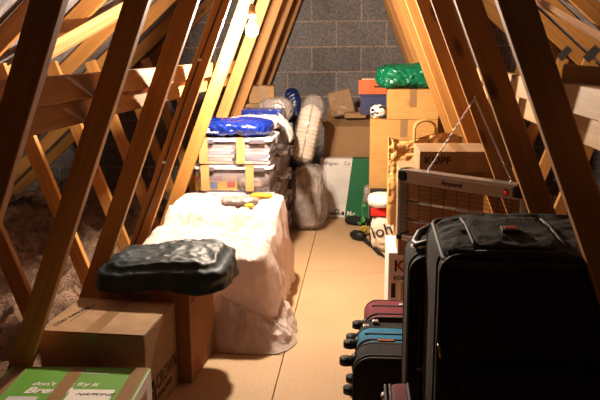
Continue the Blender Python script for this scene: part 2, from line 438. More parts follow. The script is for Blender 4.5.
# diagonal braces under the rafters
def under(x, y, drop=.035):      # a point under the rafter line
    s = -1 if x < 0 else 1; t = 1-abs(x)/EX
    return Vector((x, y, EZ+(HH-EZ)*t))+Vector((-s*math.sin(slope), 0, -math.cos(slope)))*(RW+.01+drop)
for (x0, y0, x1, y1, mt_, lab) in ((-2.60, 2.02, -.60, 5.30, 'pale_wood', 'upper of the two pale diagonal braces under the left rafters'),
                                   (-2.60, 2.19, -.60, 5.47, 'pale_wood', 'lower of the two pale diagonal braces under the left rafters'),
                                   (2.10, 2.9, .95, 4.9, 'old_wood', 'weathered grey-brown diagonal brace under the right rafters')):
    s = -1 if x0 < 0 else 1
    tag(beam('diagonal_brace', under(x0, y0), under(x1, y1), .055, .03, M[mt_], None, (-s*math.sin(slope), 0, -math.cos(slope))), lab, 'timber brace', 'diagonal braces')

tag(beam('loose_batten', (.735, 2.03, 1.245), (1.30, 1.86, 1.205), .05, .03, M['pale_wood'], None, (.2, 1, 0)), 'short loose batten lying across the right long boards behind the nearest truss', 'timber batten')

# ------------------------------------------------------------------ bulb, its holder and cable
lb = thing('light_bulb', 'bare glowing light bulb hanging beside the left truss timbers', 'light bulb', BULB)
bm = nb(); ball(bm, (0, 0, 0), .033, 3, (1, 1, 1.1)); link('glass', bm, M['bulb'], lb, True)
bm = nb(); cyl(bm, (0, 0, .034), (0, 0, .062), .014); link('screw_cap', bm, M['silver'], lb, True)
bm = nb(); tube(bm, [(0, 0, .060), (0, 0, .075), (0, 0, .115), (0, 0, .13)], [.019, .021, .017, .008], 16); link('lamp_holder', bm, plain('brown lamp holder', (.35, .22, .13), .4), lb, True)
bm = nb(); tube(bm, [(0, 0, .12), (.001, 0, .3), (-.0, 0, .6), (.01, .0, .82)], .0035, 6); link('flex', bm, M['cable'], lb, True)
# cable clipped on the fourth truss
yk = 1.6055+1.8-T/2-.004
def onweb(z, f=.5): return -(A0*(1-z/H0)+WD*f/math.sin(ang))
ca = thing('clipped_cable', 'dark cable clipped down the front of the fourth left truss timber', 'cable', (0, yk, 0))
bm = nb(); tube(bm, [(onweb(z, .55+.06*math.sin(z*7)), 0, z) for z in [i*.08 for i in range(1, 30)]], .0035, 6); link('sheath', bm, M['black_plastic'], ca, True)
for z in (.35, .78, 1.27, 1.7):
    bm = nb(); x = onweb(z, .55); box(bm, (x-.009, -.006, z-.006), (x+.009, .003, z+.006), .002); link('cable_clip', bm, M['white_plastic'], ca)

# ------------------------------------------------------------------ cartons
def carton(name, label, w, d, h, loc, rotz=0, mat='card', tape='tape', tape_dir='y', tape_w=.048, group=None, cat='cardboard box', open_=0):
    t = thing(name, label, cat, loc, rotz, group)
    bm = nb(); box(bm, (-w/2, -d/2, 0), (w/2, d/2, h-.004), .004, 2); link('body', bm, M[mat], t)
    if tape_dir == 'y':
        for s in (-1, 1):
            bm = nb(); a, b_ = (.0012, w/2-.001) if s > 0 else (-w/2+.001, -.0012); box(bm, (a, -d/2+.001, h-.004), (b_, d/2-.001, h), .0015, 1); link('flap', bm, M[mat], t)
        if tape:
            bm = nb(); box(bm, (-tape_w/2, -d/2-.0008, h-.0003), (tape_w/2, d/2+.0008, h+.0008)); box(bm, (-tape_w/2, -d/2-.0012, h-.12), (tape_w/2, -d/2+.0003, h+.0008)); box(bm, (-tape_w/2, d/2-.0003, h-.09), (tape_w/2, d/2+.0012, h+.0008)); link('tape', bm, M[tape], t)
    elif tape_dir == 'x':
        for s in (-1, 1):
            bm = nb(); a, b_ = (.0012, d/2-.001) if s > 0 else (-d/2+.001, -.0012); box(bm, (-w/2+.001, a, h-.004), (w/2-.001, b_, h), .0015, 1); link('flap', bm, M[mat], t)
        if tape:
            bm = nb(); box(bm, (-w/2-.0008, -tape_w/2, h-.0003), (w/2+.0008, tape_w/2, h+.0008)); box(bm, (-w/2-.0012, -tape_w/2, h-.09), (-w/2+.0003, tape_w/2, h+.0008)); box(bm, (w/2-.0003, -tape_w/2, h-.09), (w/2+.0012, tape_w/2, h+.0008)); link('tape', bm, M[tape], t)
    return t

# coat hanger carton
cw, cd, ch_ = .39, .345, .35
cb_ = carton('cardboard_box', 'brown cardboard box with handwriting on its top, between green box and taller box', cw, cd, ch_, (-.735, 2.445, 0), math.radians(-3), tape_w=.052)
text('handwriting', 'COAT HANGERS', .027, (-.150, -.13, ch_+.0006), 'top', M['ink'], cb_, spin=math.radians(78), shear=.2, sx_=1)
bm = nb(); tube(bm, [(-.118, -.08, ch_+.001), (-.108, .02, ch_+.001), (-.103, .10, ch_+.001)], .0012, 5); link('underline', bm, M['ink'], cb_)
text('printing', 'CROWN', .082, (cw/2+.0006, -.075, .095), 'right', M['ink'], cb_, bold=.0015, sx_=.72)
text('printing', 'WORLDWIDE', .030, (cw/2+.0006, -.07, .055), 'right', M['ink'], cb_, sx_=.9)
bm = nb()      # crest: shield, crown points and two supporters
for (x, z, w, h) in ((-.125, .06, .030, .05), (-.125, .12, .036, .012)): box(bm, (cw/2, x-w/2, z), (cw/2+.001, x+w/2, z+h))
for k in range(4): cyl(bm, (cw/2+.0005, -.143+k*.012, .13), (cw/2+.0005, -.146+k*.014, .152), .0035, 5)
for s in (-1, 1): tube(bm, [(cw/2+.0005, -.125+s*.024, .045), (cw/2+.0005, -.125+s*.036, .075), (cw/2+.0005, -.125+s*.024, .10), (cw/2+.0005, -.125+s*.034, .125)], .0045, 5)
link('crest', bm, M['ink'], cb_)
bm = nb(); box(bm, (.02, -cd/2-.0016, ch_-.07), (.07, -cd/2-.0004, ch_-.002)); 
bm.free()

# taller carton behind
tb = carton('cardboard_box', 'tall reddish brown box with red printing, under the dark tarpaulin', .375, .34, .395, (-.652, 2.80, 0), math.radians(-4), mat='card_red', tape='tape')
text('printing', 'ACTO', .028, (.1885, -.14, .33), 'right', M['red_ink'], tb, bold=.001)
text('printing', 'CE', .045, (.1885, -.13, .05), 'right', M['red_ink'], tb, bold=.001)
text('printing', 'CCOL 2000', .026, (-.10, -.1712, .352), 'front', M['ink'], tb)
bm = nb()
for z in (.28, .06): slab(bm, [(-.14, z), (-.12, z), (-.13, z+.03)], .1876, .1884, 'x')
link('arrow_mark', bm, M['red_ink'], tb)
bm = nb(); box(bm, (.187, .05, .02), (.1885, .09, .09)); link('sticker', bm, M['tape'], tb)

# green flat box in front
gb = thing('green_box', 'flat green printed box with white lettering, nearest at bottom left', 'cardboard box', (-.743, 2.02, 0), math.radians(2.5))
gw, gd, gh = .48, .34, .26
bm = nb(); box(bm, (-gw/2, -gd/2, 0), (gw/2, gd/2, gh-.002), .003, 2); link('body', bm, M['card_white'], gb)
bm = nb(); box(bm, (-gw/2, -gd/2, gh-.003), (gw/2-.003, gd/2, gh), .001, 1); box(bm, (-gw/2, -gd/2-.001, .005), (gw/2-.02, -gd/2+.001, gh-.004)); link('printed_top', bm, M['green_print'], gb)
for x in (-.205, -.005, .208):
    bm = nb(); box(bm, (x-.024, -gd/2-.001, gh-.0005), (x+.024, gd/2+.001, gh+.0012)); box(bm, (x-.024, gd/2-.0005, gh-.06), (x+.024, gd/2+.0012, gh+.0012)); link('tape', bm, M['tape'], gb)
text('lettering', "don't just fry it", .036, (-.115, .030, gh+.0004), 'top', M['white_print'], gb, shear=.15, bold=.0006)
text('lettering', 'Breville', .056, (-.120, -.022, gh+.0004), 'top', M['white_print'], gb, shear=.25, bold=.0018)
text('lettering', 'Halo rotisserie', .020, (-.01, .115, gh+.0004), 'top', M['grey_print'], gb, sx_=1)
bm = nb(); box(bm, (-.155, -.165, gh), (-.06, -.045, gh+.0005)); link('printed_picture', bm, M['grey_print'], gb)
bm = nb(); box(bm, (.028, -.16, gh+.001), (.168, .004, gh+.0022)); link('paper_label', bm, M['white_print'], gb)
text('handwriting', 'NAPKINS', .022, (.050, -.036, gh+.0024), 'top', M['ink'], gb, shear=.5, sx_=1.3)
bm = nb()
for (y0, y1, z0, z1) in ((-.15, -.05, .05, .20), (.0, .1, .08, .22)): box(bm, (gw/2-.0005, y0, z0), (gw/2+.001, y1, z1))
link('side_picture', bm, M['old_wood'], gb)

# ------------------------------------------------------------------ drape: sheet over things, folding down the sides
def drape(bm, x0, x1, y0, y1, ztop, zbot, r=.05, flare=.03, amp=.02, nf=14, seed=0, topamp=.008, NT=150, NR=14, ND=20, hem=.01, roundoff=.03, tf=8):
    cx_, cy_ = (x0+x1)/2, (y0+y1)/2
    base = []
    w, h = x1-x0, y1-y0; per = 2*(w+h)
    for i in range(NT):
        s = per*i/NT
        if s < w: p = (x0+s, y0); n = (0, -1)
        elif s < w+h: p = (x1, y0+s-w); n = (1, 0)
        elif s < 2*w+h: p = (x1-(s-w-h), y1); n = (0, 1)
        else: p = (x0, y1-(s-2*w-h)); n = (-1, 0)
        # round the corners
        px = min(max(p[0], x0+r), x1-r); py = min(max(p[1], y0+r), y1-r); d = Vector((p[0]-px, p[1]-py))
        if abs(p[0]-px) > 1e-6 and abs(p[1]-py) > 1e-6 or d.length > r: d = d.normalized()*r
        q = Vector((px, py))+d; nn = d.normalized() if d.length > 1e-6 else Vector(n)
        base.append((q, nn, s))
    rings = []
    def zt(x, y): return ztop(x, y)+topamp*fold((x, y, 0), tf, seed)
    c = bm.verts.new((cx_, cy_, zt(cx_, cy_)))
    for k in range(1, NR+1):
        t = k/NR; ring = []
        for q, nn, s in base:
            p = Vector((cx_, cy_)).lerp(q, t); e = max(0, t-.9)/.1
            ring.append(bm.verts.new((p.x, p.y, zt(p.x, p.y)-roundoff*.35*e*e)))
        rings.append(ring)
    for k in range(1, ND+1):
        t = k/ND; ring = []
        for q, nn, s in base:
            top = zt(q.x, q.y)-roundoff*.35; zb_ = zbot(q.x, q.y); z = top+(zb_-top)*t
            rip = math.sin(s*nf+3*noise.noise(Vector((s*2.2, seed, t*1.4))))*.5+noise.noise(Vector((s*7, t*1.2, seed+5)))*1.2
            off = roundoff*.6*min(1, t*6)+flare*(t**1.4)+amp*rip*min(1, t*2.2)+.018*fold((q.x*1.0, q.y, z*.8), 9, seed+2)*min(1, t*3)
            p = q+nn*off
            if t == 1 and hem: z += hem*noise.noise(Vector((s*5, 1, seed)))
            ring.append(bm.verts.new((p.x, p.y, max(z, .004))))
        rings.append(ring)
    for i in range(NT): bm.faces.new((c, rings[0][i], rings[0][(i+1) % NT]))
    for A, B in zip(rings, rings[1:]):
        for i in range(NT): bm.faces.new((A[i], B[i], B[(i+1) % NT], A[(i+1) % NT]))
    return rings

# tarpaulin folded over the tall carton
bm = nb()
zt_ = lambda x, y: .480+.02*math.sin((x+.8)*5)-.10*max(0, 2.72-y)
rg = drape(bm, -.835, -.375, 2.635, 2.975, zt_, lambda x, y: .392+.010*math.sin(x*18), r=.07, flare=.012, amp=.010, nf=11, seed=3, topamp=.026, NT=240, NR=44, ND=12, roundoff=.055, tf=5)
bm.faces.new(rg[-1][::-1])
tag(link('folded_tarpaulin', bm, M['tarp'], None, True), 'dark slate waterproof sheet bundled on top of the tall reddish box', 'tarpaulin')

# white sheet over two hidden blocks
bm = nb()
def zt2(x, y):
    n_ = .385+.04*(x < -.5)*min(1, (-.5-x)*3)+.045*(y-3.1)/.5
    f_ = .50
    t = min(1, max(0, (y-3.53)/.12)); t = t*t*(3-2*t)
    return n_*(1-t)+f_*t-.035*math.exp(-((y-3.51)/.05)**2)
def zb2(x, y): return .012
drape(bm, -.83, -.245, 3.08, 3.98, zt2, zb2, r=.05, flare=.030, amp=.026, nf=19, seed=11, topamp=.034, NT=380, NR=46, ND=44, roundoff=.03, tf=8)
ws = thing('dust_sheet', 'white plastic dust sheet draped over bulky things beside the walkway', 'dust sheet', (-.55, 3.5, 0))
inv = Matrix.Translation((.55, -3.5, 0))
bm.transform(inv); link('cover', bm, M['sheet'], ws, True)
bm = nb()
drape(bm, -.47, -.165, 2.985, 3.34, lambda x, y: .20-.08*max(0, x+.42)/.2+.015*math.sin(x*17+y*11), lambda x, y: .004, r=.09, flare=.050, amp=.022, nf=9, seed=21, topamp=.04, NT=260, NR=30, ND=36, roundoff=.03, tf=9)
bm.transform(inv); link('bunched_end', bm, M['sheet'], ws, True)
bm = nb(); softbox(bm, (-.46, 3.74, .518), (.20, .14, .04), 2.6, 30, .014, 16, 4); tag(link('crumpled_bag', bm, M['grey_bag'], None, True), 'crumpled grey printed carrier bag lying on top of the white dust sheet', 'bag')
bm = nb(); softbox(bm, (-.36, 3.88, .520), (.12, .05, .022), 2.6, 16, .012, 18, 9); tag(link('crumpled_wrapper', bm, M['yellow'], None, True), 'yellow wrapper on the far top of the white dust sheet', 'wrapper', 'yellow wrappers')
bm = nb(); softbox(bm, (-.40, 3.655, .508), (.045, .03, .018), 2.6, 14, .01, 18, 19); tag(link('crumpled_wrapper', bm, M['yellow'], None, True), 'small yellow wrapper beside the grey bag on the white dust sheet', 'wrapper', 'yellow wrappers')

# ------------------------------------------------------------------ storage bins
BH = .163
def make_bin():
    t = thing('storage_bin', '', 'storage bin', (0, 0, 0), 0, 'clear plastic storage bins')
    w, d, h = .46, .42, BH-.022
    bm = nb()
    o0 = rrect(w*.94, d*.94, .03); o1 = rrect(w, d, .035); i0 = rrect(w*.94-.006, d*.94-.006, .028); i1 = rrect(w-.006, d-.006, .033)
    L = [[bm.verts.new((x, y, z)) for x, y in o] for o, z in ((o0, 0), (o1, h), (i1, h), (i0, .004))]
    n = len(o0); bm.faces.new(L[0][::-1]); bm.faces.new(L[3])
    for A, B in zip(L, L[1:]):
        for k in range(n): bm.faces.new((A[k], A[(k+1) % n], B[(k+1) % n], B[k]))
    link('tub', bm, M['bin'], t, True)
    bm = nb(); slab(bm, rrect(w+.02, d+.02, .04), h, h+.012); slab(bm, rrect(w-.03, d-.03, .03), h+.012, h+.018); link('lid', bm, M['bin_lid'], t)
    for s in (-1, 1):
        bm = nb(); box(bm, (s*(w/2+.016)-.008, -.07, h-.03), (s*(w/2+.016)+.008, .07, h+.014), .004); link('clip_handle', bm, M['bin_clip'], t)
    for x in (-.15, .15):
        bm = nb(); box(bm, (x-.045, -d/2-.014, h-.012), (x+.045, -d/2-.002, h+.013), .003); link('clip', bm, M['bin_clip'], t)
    return t
bin0 = make_bin()
def place_bin(t, x, y, z, label, tapes=(), rz=0):
    t.location = (x, y, z); t.rotation_euler = (0, 0, rz); t['label'] = label
    for k, tx in enumerate(tapes):
        bm = nb(); box(bm, (tx-.025, -.2265, .012), (tx+.025, -.2245, BH+.002)); box(bm, (tx-.025, -.2265, BH-.003), (tx+.025, -.10, BH-.0015)); link('tape', bm, M['clear_tape'], t)
    return t
bb = [copy_tree(bin0) for _ in range(9)]
place_bin(bin0, -.568, 4.31, 0, 'clear storage bin on the floor behind the white sheet, bottom of the nearer stack')
place_bin(bb[0], -.568, 4.31, BH, 'clear storage bin second from bottom of the nearer stack')
place_bin(bb[1], -.568, 4.31, BH*2, 'clear storage bin third from bottom of the nearer stack')
place_bin(bb[2], -.568, 4.31, BH*3, 'clear storage bin with yellow printed packs, just above the white sheet', (-.16, .105))
place_bin(bb[3], -.568, 4.31, BH*4, 'clear storage bin of stacked magazines under the shiny blue bag', (-.165, .055))
for k, nm in enumerate(('bottom', 'second from bottom', 'middle', 'fourth from bottom', 'top')):
    place_bin(bb[4+k], -.56+.004*k, 4.90, BH*k, 'clear storage bin, %s of the farther stack behind the blue bag' % nm, rz=.02*(-1)**k)
def mag(x, y, z, w, d, h, mat, label, rz=0, name='magazine', grp='magazines in the upper bin', cat='magazine'):
    bm = nb(); box(bm, (-w/2, -d/2, 0), (w/2, d/2, h), .002, 1); o = link(name, bm, M[mat], None, False, (x, y, z), rz); tag(o, label, cat, grp)
zz = BH*4+.006
ml = ['paper_tan', 'paper', 'paper', 'paper_blue', 'paper', 'paper']
for i in range(6): mag(-.665+.008*(i % 3), 4.25, zz+i*.0185, .19-.01*(i % 3), .27, .0165, ml[i % 6], ['lowest', 'second lowest', 'third', 'fourth', 'second highest', 'topmost'][i]+' magazine in left pile inside the upper bin', .04*(-1)**i)
for i in range(5): mag(-.45+.006*(i % 2), 4.25, zz+i*.0185, .20-.012*(i % 2), .27, .0165, ['paper', 'paper_blue', 'paper_blue', 'paper', 'paper_blue'][i], ['lowest', 'second lowest', 'middle', 'second highest', 'topmost'][i]+' magazine in right pile inside the upper bin', .03*(-1)**i)
yb_ = thing('printed_pack', 'yellow and red printed pack lying inside the lower clear bin', 'pack', (-.665, 4.19, BH*3+.006))
bm = nb(); box(bm, (-.135, -.06, 0), (.12, .06, .09), .004); link('carton_body', bm, M['yellow'], yb_)
bm = nb(); box(bm, (-.13, -.0612, .062), (.03, -.0598, .088)); box(bm, (.06, -.0612, .02), (.105, -.0598, .055)); link('red_band', bm, M['red'], yb_)
bm = nb(); box(bm, (-.10, -.0612, .01), (-.05, -.0598, .05)); box(bm, (-.04, -.0612, .01), (.0, -.0598, .05)); link('picture', bm, M['photo_blue'], yb_)
bm = nb(); softbox(bm, (-.46, 4.2, BH*3+.055), (.18, .2, .1), 3, 14, .01, 12, 2); tag(link('folded_cloth', bm, M['stuffing'], None, True), 'grey folded cloth inside the lower clear bin', 'cloth')

# blue bag, film, boxes and bags on the bins
bm = nb(); softbox(bm, (-.575, 4.27, BH*5+.046), (.45, .34, .092), 3.4, 54, .022, 11, 5); 
bl = thing('blue_bag', 'shiny blue plastic bag lying on the nearer bin stack', 'bag'); link('bag_skin', bm, M['blue_bag'], bl, True)
text('lettering', 'Sa', .045, (-.735, 4.092, BH*5+.03), 'front', M['white_print'], bl, shear=.3, bold=.002, spin=.05)
text('lettering', 'bumper', .016, (-.69, 4.092, BH*5+.028), 'front', M['white_print'], bl, spin=.03)
bm = nb(); softbox(bm, (-.50, 4.60, BH*5+.042), (.42, .20, .085), 2.4, 50, .022, 10, 8)
tag(link('crumpled_film', bm, M['sheet_grey'], None, True), 'crumpled white plastic film heaped behind the shiny blue bag', 'plastic film')
bm = nb()
NN = 14; vv = {}
for i in range(NN+1):
    for j in range(NN+1):
        t = j/NN; a = i/NN
        vv[i, j] = bm.verts.new((-.345+.09*math.sin(t*PI*.5)+.012*math.sin(a*20), 4.36+.26*a, BH*5+.09*(1-t)-.06*t+.015*math.sin(a*9+t*3)+.025*fold((a, t, 0), 3.5, 6)+.0))
for i in range(NN):
    for j in range(NN): bm.faces.new((vv[i, j], vv[i+1, j], vv[i+1, j+1], vv[i, j+1]))
o = link('hanging_film', bm, M['sheet_grey'], None, True); tag(o, 'end of white film hanging over the right side of the blue bag', 'plastic film')
o.modifiers.new('thickness', 'SOLIDIFY').thickness = .002
nbx = thing('nappy_box', 'blue printed box with small labels lying on the farther bins', 'box', (-.475, 4.80, BH*5+.0))
bm = nb(); box(bm, (-.135, -.09, 0), (.135, .09, .115), .006); link('body', bm, M['blue_bag'], nbx)
bm = nb(); box(bm, (.03, -.0915, .03), (.065, -.0895, .08)); link('label', bm, M['white_print'], nbx)
bm = nb(); box(bm, (.085, -.0915, .04), (.125, -.0895, .065)); link('label', bm, M['red'], nbx)
bm = nb(); softbox(bm, (-.42, 5.02, BH*5+.085), (.24, .18, .17), 2.6, 36, .022, 9, 15); tag(link('grey_bag', bm, M['grey_bag'], None, True), 'greyish full plastic bag on the farther bins by the wall', 'bag')
bm = nb(); softbox(bm, (-.355, 5.56, .51), (.15, .16, 1.02), 3.5, 34, .02, 8, 25); tag(link('navy_bag', bm, M['navy_bag'], None, True), 'tall dark navy bag standing beside the grey bag', 'bag')
carton('cardboard_box', 'small plain cardboard box between the rear truss timbers above the bins', .19, .16, .13, (-.575, 5.46, .922), .1)
carton('cardboard_box', 'plain box under the small cardboard box, mostly hidden behind the bins', .24, .2, .92, (-.61, 5.46, 0), 0)

# ------------------------------------------------------------------ wrapped bedding at the end of the walkway
bm = nb(); softbox(bm, (-.205, 5.20, .235), (.225, .24, .47), 3, 48, .034, 11, 31, aniso=(1, 1, .45))
wb = thing('wrapped_bundle', 'grey bundle in clear plastic standing on the floor at the walkway end', 'wrapped bundle'); link('cloth', bm, M['stuffing'], wb, True)
bm = nb(); softbox(bm, (-.203, 5.20, .245), (.265, .28, .485), 3, 48, .030, 13, 37, aniso=(1, 1, .4)); link('plastic_wrap', bm, M['film'], wb, True)
# quilted pad leaning in its own bag
qt = thing('quilted_pad', 'cream quilted pad in a clear plastic bag leaning above the grey bundle', 'rolled quilt', (-.262, 5.24, .492)); qt.rotation_euler = (math.radians(-6), math.radians(12), 0)
bm = nb(); NU, NV = 48, 60; rings = []
for j in range(NV+1):
    v = j/NV; z = .44*v; env = min(1, (v*9)**.5, ((1-v)*9)**.5); ring = []
    for i in range(NU):
        a = 2*PI*i/NU; q = .90+.10*abs(math.sin(v*PI*14))**.6+.025*abs(math.cos(a*5))
        cx_, cy_ = math.copysign(abs(math.cos(a))**.7, math.cos(a)), math.copysign(abs(math.sin(a))**.7, math.sin(a))
        ring.append(bm.verts.new((cx_*.080*q*env, cy_*.070*q*env, z)))
    rings.append(ring)
for A, B in zip(rings, rings[1:]):
    for i in range(NU): bm.faces.new((A[i], A[(i+1) % NU], B[(i+1) % NU], B[i]))
bm.faces.new(rings[0][::-1]); bm.faces.new(rings[-1]); link('quilting', bm, M['quilt'], qt, True)
bm = nb(); tube(bm, [(0, -.083, .03+.05*k) for k in range(9)], .003, 6); link('seam', bm, M['stuffing'], qt, True)
bm = nb(); softbox(bm, (0, 0, .25), (.19, .175, .53), 2.8, 34, .018, 10, 41, flat=False); link('plastic_wrap', bm, M['film'], qt, True)

# white and green box standing against the stack
wg = thing('white_green_box', 'tall flat white box with a dark green side stripe standing on the floor', 'box', (.058, 5.62, 0))
bm = nb(); box(bm, (-.195, -.05, 0), (.195, .05, .475), .004); link('body', bm, M['card_white'], wg)
bm = nb(); slab(bm, [(.06, .474), (.191, .474), (.191, .003), (.0, .003)], -.0515, -.0495, 'y'); box(bm, (.06, -.0495, .4745), (.191, .049, .4760)); link('green_stripe', bm, M['green_dark'], wg)
text('lettering', 'Wagner', .040, (-.168, -.0515, .425), 'front', M['ink'], wg, sx_=.9)
text('lettering', 'Co', .042, (-.005, -.0515, .425), 'front', M['ink'], wg, sx_=.9)
text('lettering', 'mobils', .034, (-.12, -.0515, .025), 'front', M['ink'], wg, bold=.001)
bm = nb(); slab(bm, [(-.085, .055), (-.06, .072), (-.035, .055), (-.045, .052), (-.06, .062), (-.075, .052)], -.0515, -.0495, 'y'); slab(bm, [(-.025, .02), (-.003, .02), (-.003, .05), (-.025, .05)], -.0515, -.0495, 'y'); link('logo', bm, M['ink'], wg)
text('lettering', 'N', .045, (.02, -.0525, .022), 'front', M['white_print'], wg, bold=.002)
text('lettering', 'eff', .026, (.055, -.0525, .024), 'front', M['white_print'], wg)

# brown carton behind with open flaps, wrapped parcel leaning on top
carton('cardboard_box', 'brown cardboard box hidden behind the white and green box', .36, .34, .455, (.075, 5.90, 0), 0)
cb2 = thing('open_box', 'brown cardboard box with its top flaps open, above the white and green box', 'cardboard box', (.07, 5.89, .456), .03)
w_, d_, h_ = .375, .34, .255
bm = nb(); ow = [(-w_/2, -d_/2), (w_/2, -d_/2), (w_/2, d_/2), (-w_/2, d_/2)]; iw = [(x*.97, y*.97) for x, y in ow]
L = [[bm.verts.new((x, y, z)) for x, y in o] for o, z in ((ow, 0), (ow, h_), (iw, h_), (iw, .004))]
bm.faces.new(L[0][::-1]); bm.faces.new(L[3])
for A, B in zip(L, L[1:]):
    for k in range(4): bm.faces.new((A[k], A[(k+1) % 4], B[(k+1) % 4], B[k]))
link('body', bm, M['card'], cb2)
def flap(parent, pts, mat, th=.004, name='flap'):
    bm = nb(); p = [Vector(q) for q in pts]; n = (p[1]-p[0]).cross(p[2]-p[0]).normalized()*th
    A = [bm.verts.new(q) for q in p]; B = [bm.verts.new(q+n) for q in p]; k = len(p)
    bm.faces.new(A); bm.faces.new(B[::-1])
    for i in range(k): bm.faces.new((A[i], B[i], B[(i+1) % k], A[(i+1) % k]))
    return link(name, bm, mat, parent)
flap(cb2, [(-w_/2, -d_/2, h_), (w_/2, -d_/2, h_), (w_/2-.02, -d_/2+.15, h_+.055), (-w_/2+.01, -d_/2+.15, h_+.04)], M['card'])
flap(cb2, [(-w_/2, d_/2, h_), (w_/2, d_/2, h_), (w_/2-.02, d_/2-.02, h_+.13), (-w_/2+.02, d_/2-.02, h_+.13)], M['card'])
flap(cb2, [(-w_/2, -d_/2, h_), (-w_/2, d_/2, h_), (-w_/2-.05, d_/2-.02, h_+.05), (-w_/2-.05, -d_/2+.03, h_+.05)], M['card'])
wp = thing('wrapped_parcel', 'brown paper parcel in clear film leaning on the open box by the wall', 'parcel', (.04, 5.90, .79)); wp.rotation_euler = (math.radians(-14), math.radians(-14), 0)
bm = nb(); box(bm, (-.095, -.03, 0), (.095, .03, .20), .008); link('parcel_body', bm, M['card'], wp)
bm = nb(); softbox(bm, (.0, 0, .10), (.215, .085, .225), 6, 24, .010, 12, 3, flat=False); link('plastic_wrap', bm, M['thin_film'], wp, True)
bx = carton('flat_carton', 'small flat cardboard carton lying on the flaps of the open box', .17, .12, .045, (.13, 5.83, .775), .06, tape=None); bx['category'] = 'cardboard box'

# ------------------------------------------------------------------ right side, rear
carton('storage_carton', 'dark box at the bottom under the big yellow-brown carton', .44, .30, .335, (.49, 5.02, 0), 0, mat='navy', tape=None)
bigc = carton('cardboard_box', 'big yellow-brown cardboard box standing behind the paper bag', .455, .30, .515, (.472, 5.02, .336), 0, mat='card_yellow')
wbx = carton('cardboard_box', 'cardboard box with faint handwriting directly under the green plastic bundle', .345, .24, .20, (.53, 4.995, .852), 0, mat='card_yellow')
text('handwriting', 'Salt', .05, (-.05, -.1215, .095), 'front', M['card_red'], wbx, shear=.3)
bm = nb(); softbox(bm, (.508, 5.0, 1.135), (.445, .28, .155), 3.2, 56, .036, 9, 51, aniso=(1, 1, 1.3))
tag(link('green_plastic_bundle', bm, M['green_bag'], None, True), 'crumpled emerald green plastic bag bundle on top of the boxes', 'plastic bag')
# orange drawer box and navy box behind
carton('cardboard_box', 'tall plain box hidden behind the big yellow-brown box, carrying the navy box', .26, .26, .845, (.43, 5.43, 0), 0)
nv = thing('navy_box', 'navy blue open-topped box under the orange wooden box', 'box', (.315, 5.43, .846))
bm = nb(); box(bm, (-.14, -.14, 0), (.14, .14, .135), .004); link('body', bm, M['navy'], nv)
bm = nb(); box(bm, (-.145, -.145, .135), (.145, .145, .147), .003); link('lid', bm, M['navy'], nv)
ob = thing('wooden_box', 'shallow orange wooden box on top of the navy box by the block wall', 'wooden box', (.305, 5.43, .994))
for (a, b_) in (((-.145, -.14, 0), (.145, -.128, .105)), ((-.145, .128, 0), (.145, .14, .105)), ((-.145, -.128, 0), (-.133, .128, .105)), ((.133, -.128, 0), (.145, .128, .105))):
    bm = nb(); box(bm, a, b_, .002, 1); link('side_board', bm, M['orange_wood'], ob)
bm = nb(); box(bm, (-.133, -.128, .002), (.133, .128, .010)); link('base_board', bm, M['orange_wood'], ob)
bm = nb(); cyl(bm, (-.03, -.1415, .055), (.05, -.1415, .055), .005); link('handle', bm, M['black_plastic'], ob)
mag(.30, 5.43, 1.006, .23, .2, .10, 'paper_tan', 'folded paper standing up inside the orange wooden box', 0, 'paper_stack', None, 'paper')
# black and white toy-like knot beside the boxes
kn = thing('patterned_scarf', 'black and white patterned cloth bunched left of the handwriting box', 'cloth', (.300, 4.96, .852))
bm = nb(); softbox(bm, (0, 0, .045), (.10, .10, .09), 2.3, 18, .02, 22, 61); link('cloth', bm, M['white_print'], kn, True)
for k in range(4):
    bm = nb(); a = k*1.6; tube(bm, [(.047*math.cos(a+t*.5)*(1 if t else 1), -.047+.004*t, .015+.02*k+.008*math.sin(t*2)) for t in range(4)], .008, 6); link('dark_band', bm, M['ink'], kn, True)

# paper carrier bag
pb = thing('paper_bag', 'brown paper carrier bag with twisted handle between the boxes', 'paper bag', (.515, 3.72, .42), math.radians(2))
bw, bd, bh = .37, .15, .45
bm = nb(); NU, NV = 72, 30; rings = []
peri = rrect(bw, bd, .006, 2); 
def along(poly, t):
    n = len(poly); Ls = [math.dist(poly[i], poly[(i+1) % n]) for i in range(n)]; s = t*sum(Ls)
    for i in range(n):
        if s <= Ls[i]: u = s/max(Ls[i], 1e-9); return (poly[i][0]*(1-u)+poly[(i+1) % n][0]*u, poly[i][1]*(1-u)+poly[(i+1) % n][1]*u)
        s -= Ls[i]
    return poly[0]
for j in range(NV+1):
    v = j/NV; ring = []
    for i in range(NU):
        x, y = along(peri, i/NU); f = fold((x, y, v*bh), 11, 71)
        sg = 1 if y > 0 else -1
        pinch = 1-.35*v*v*(abs(x) > .17)
        ring.append(bm.verts.new((x*(1+.02*v)+f*.008*v, y*pinch*(1-.72*v**1.6)+sg*f*.030*min(1, v*2), v*bh+(.018*math.sin(x*16) if v > .8 else 0)*(v-.8)*5)))
    rings.append(ring)
for A, B in zip(rings, rings[1:]):
    for i in range(NU): bm.faces.new((A[i], A[(i+1) % NU], B[(i+1) % NU], B[i]))
bm.faces.new(rings[0][::-1]); o = link('bag_body', bm, M['kraft'], pb); o.modifiers.new('paper', 'SOLIDIFY').thickness = .0015
for s in (-1, 1):
    bm = nb(); tube(bm, [(-.055+.0, s*.030, .36), (-.055, s*.026, .44)]+[(-.055*math.cos(a), s*.024, .49+.045*math.sin(a)) for a in [k*PI/10 for k in range(11)]]+[(.055, s*.026, .44), (.055, s*.030, .36)], .0055, 7); link('handle', bm, M['kraft'], pb, True)
carton('cardboard_box', 'plain box on the floor under the brown paper carrier bag', .36, .26, .415, (.55, 3.76, 0), 0, tape=None)

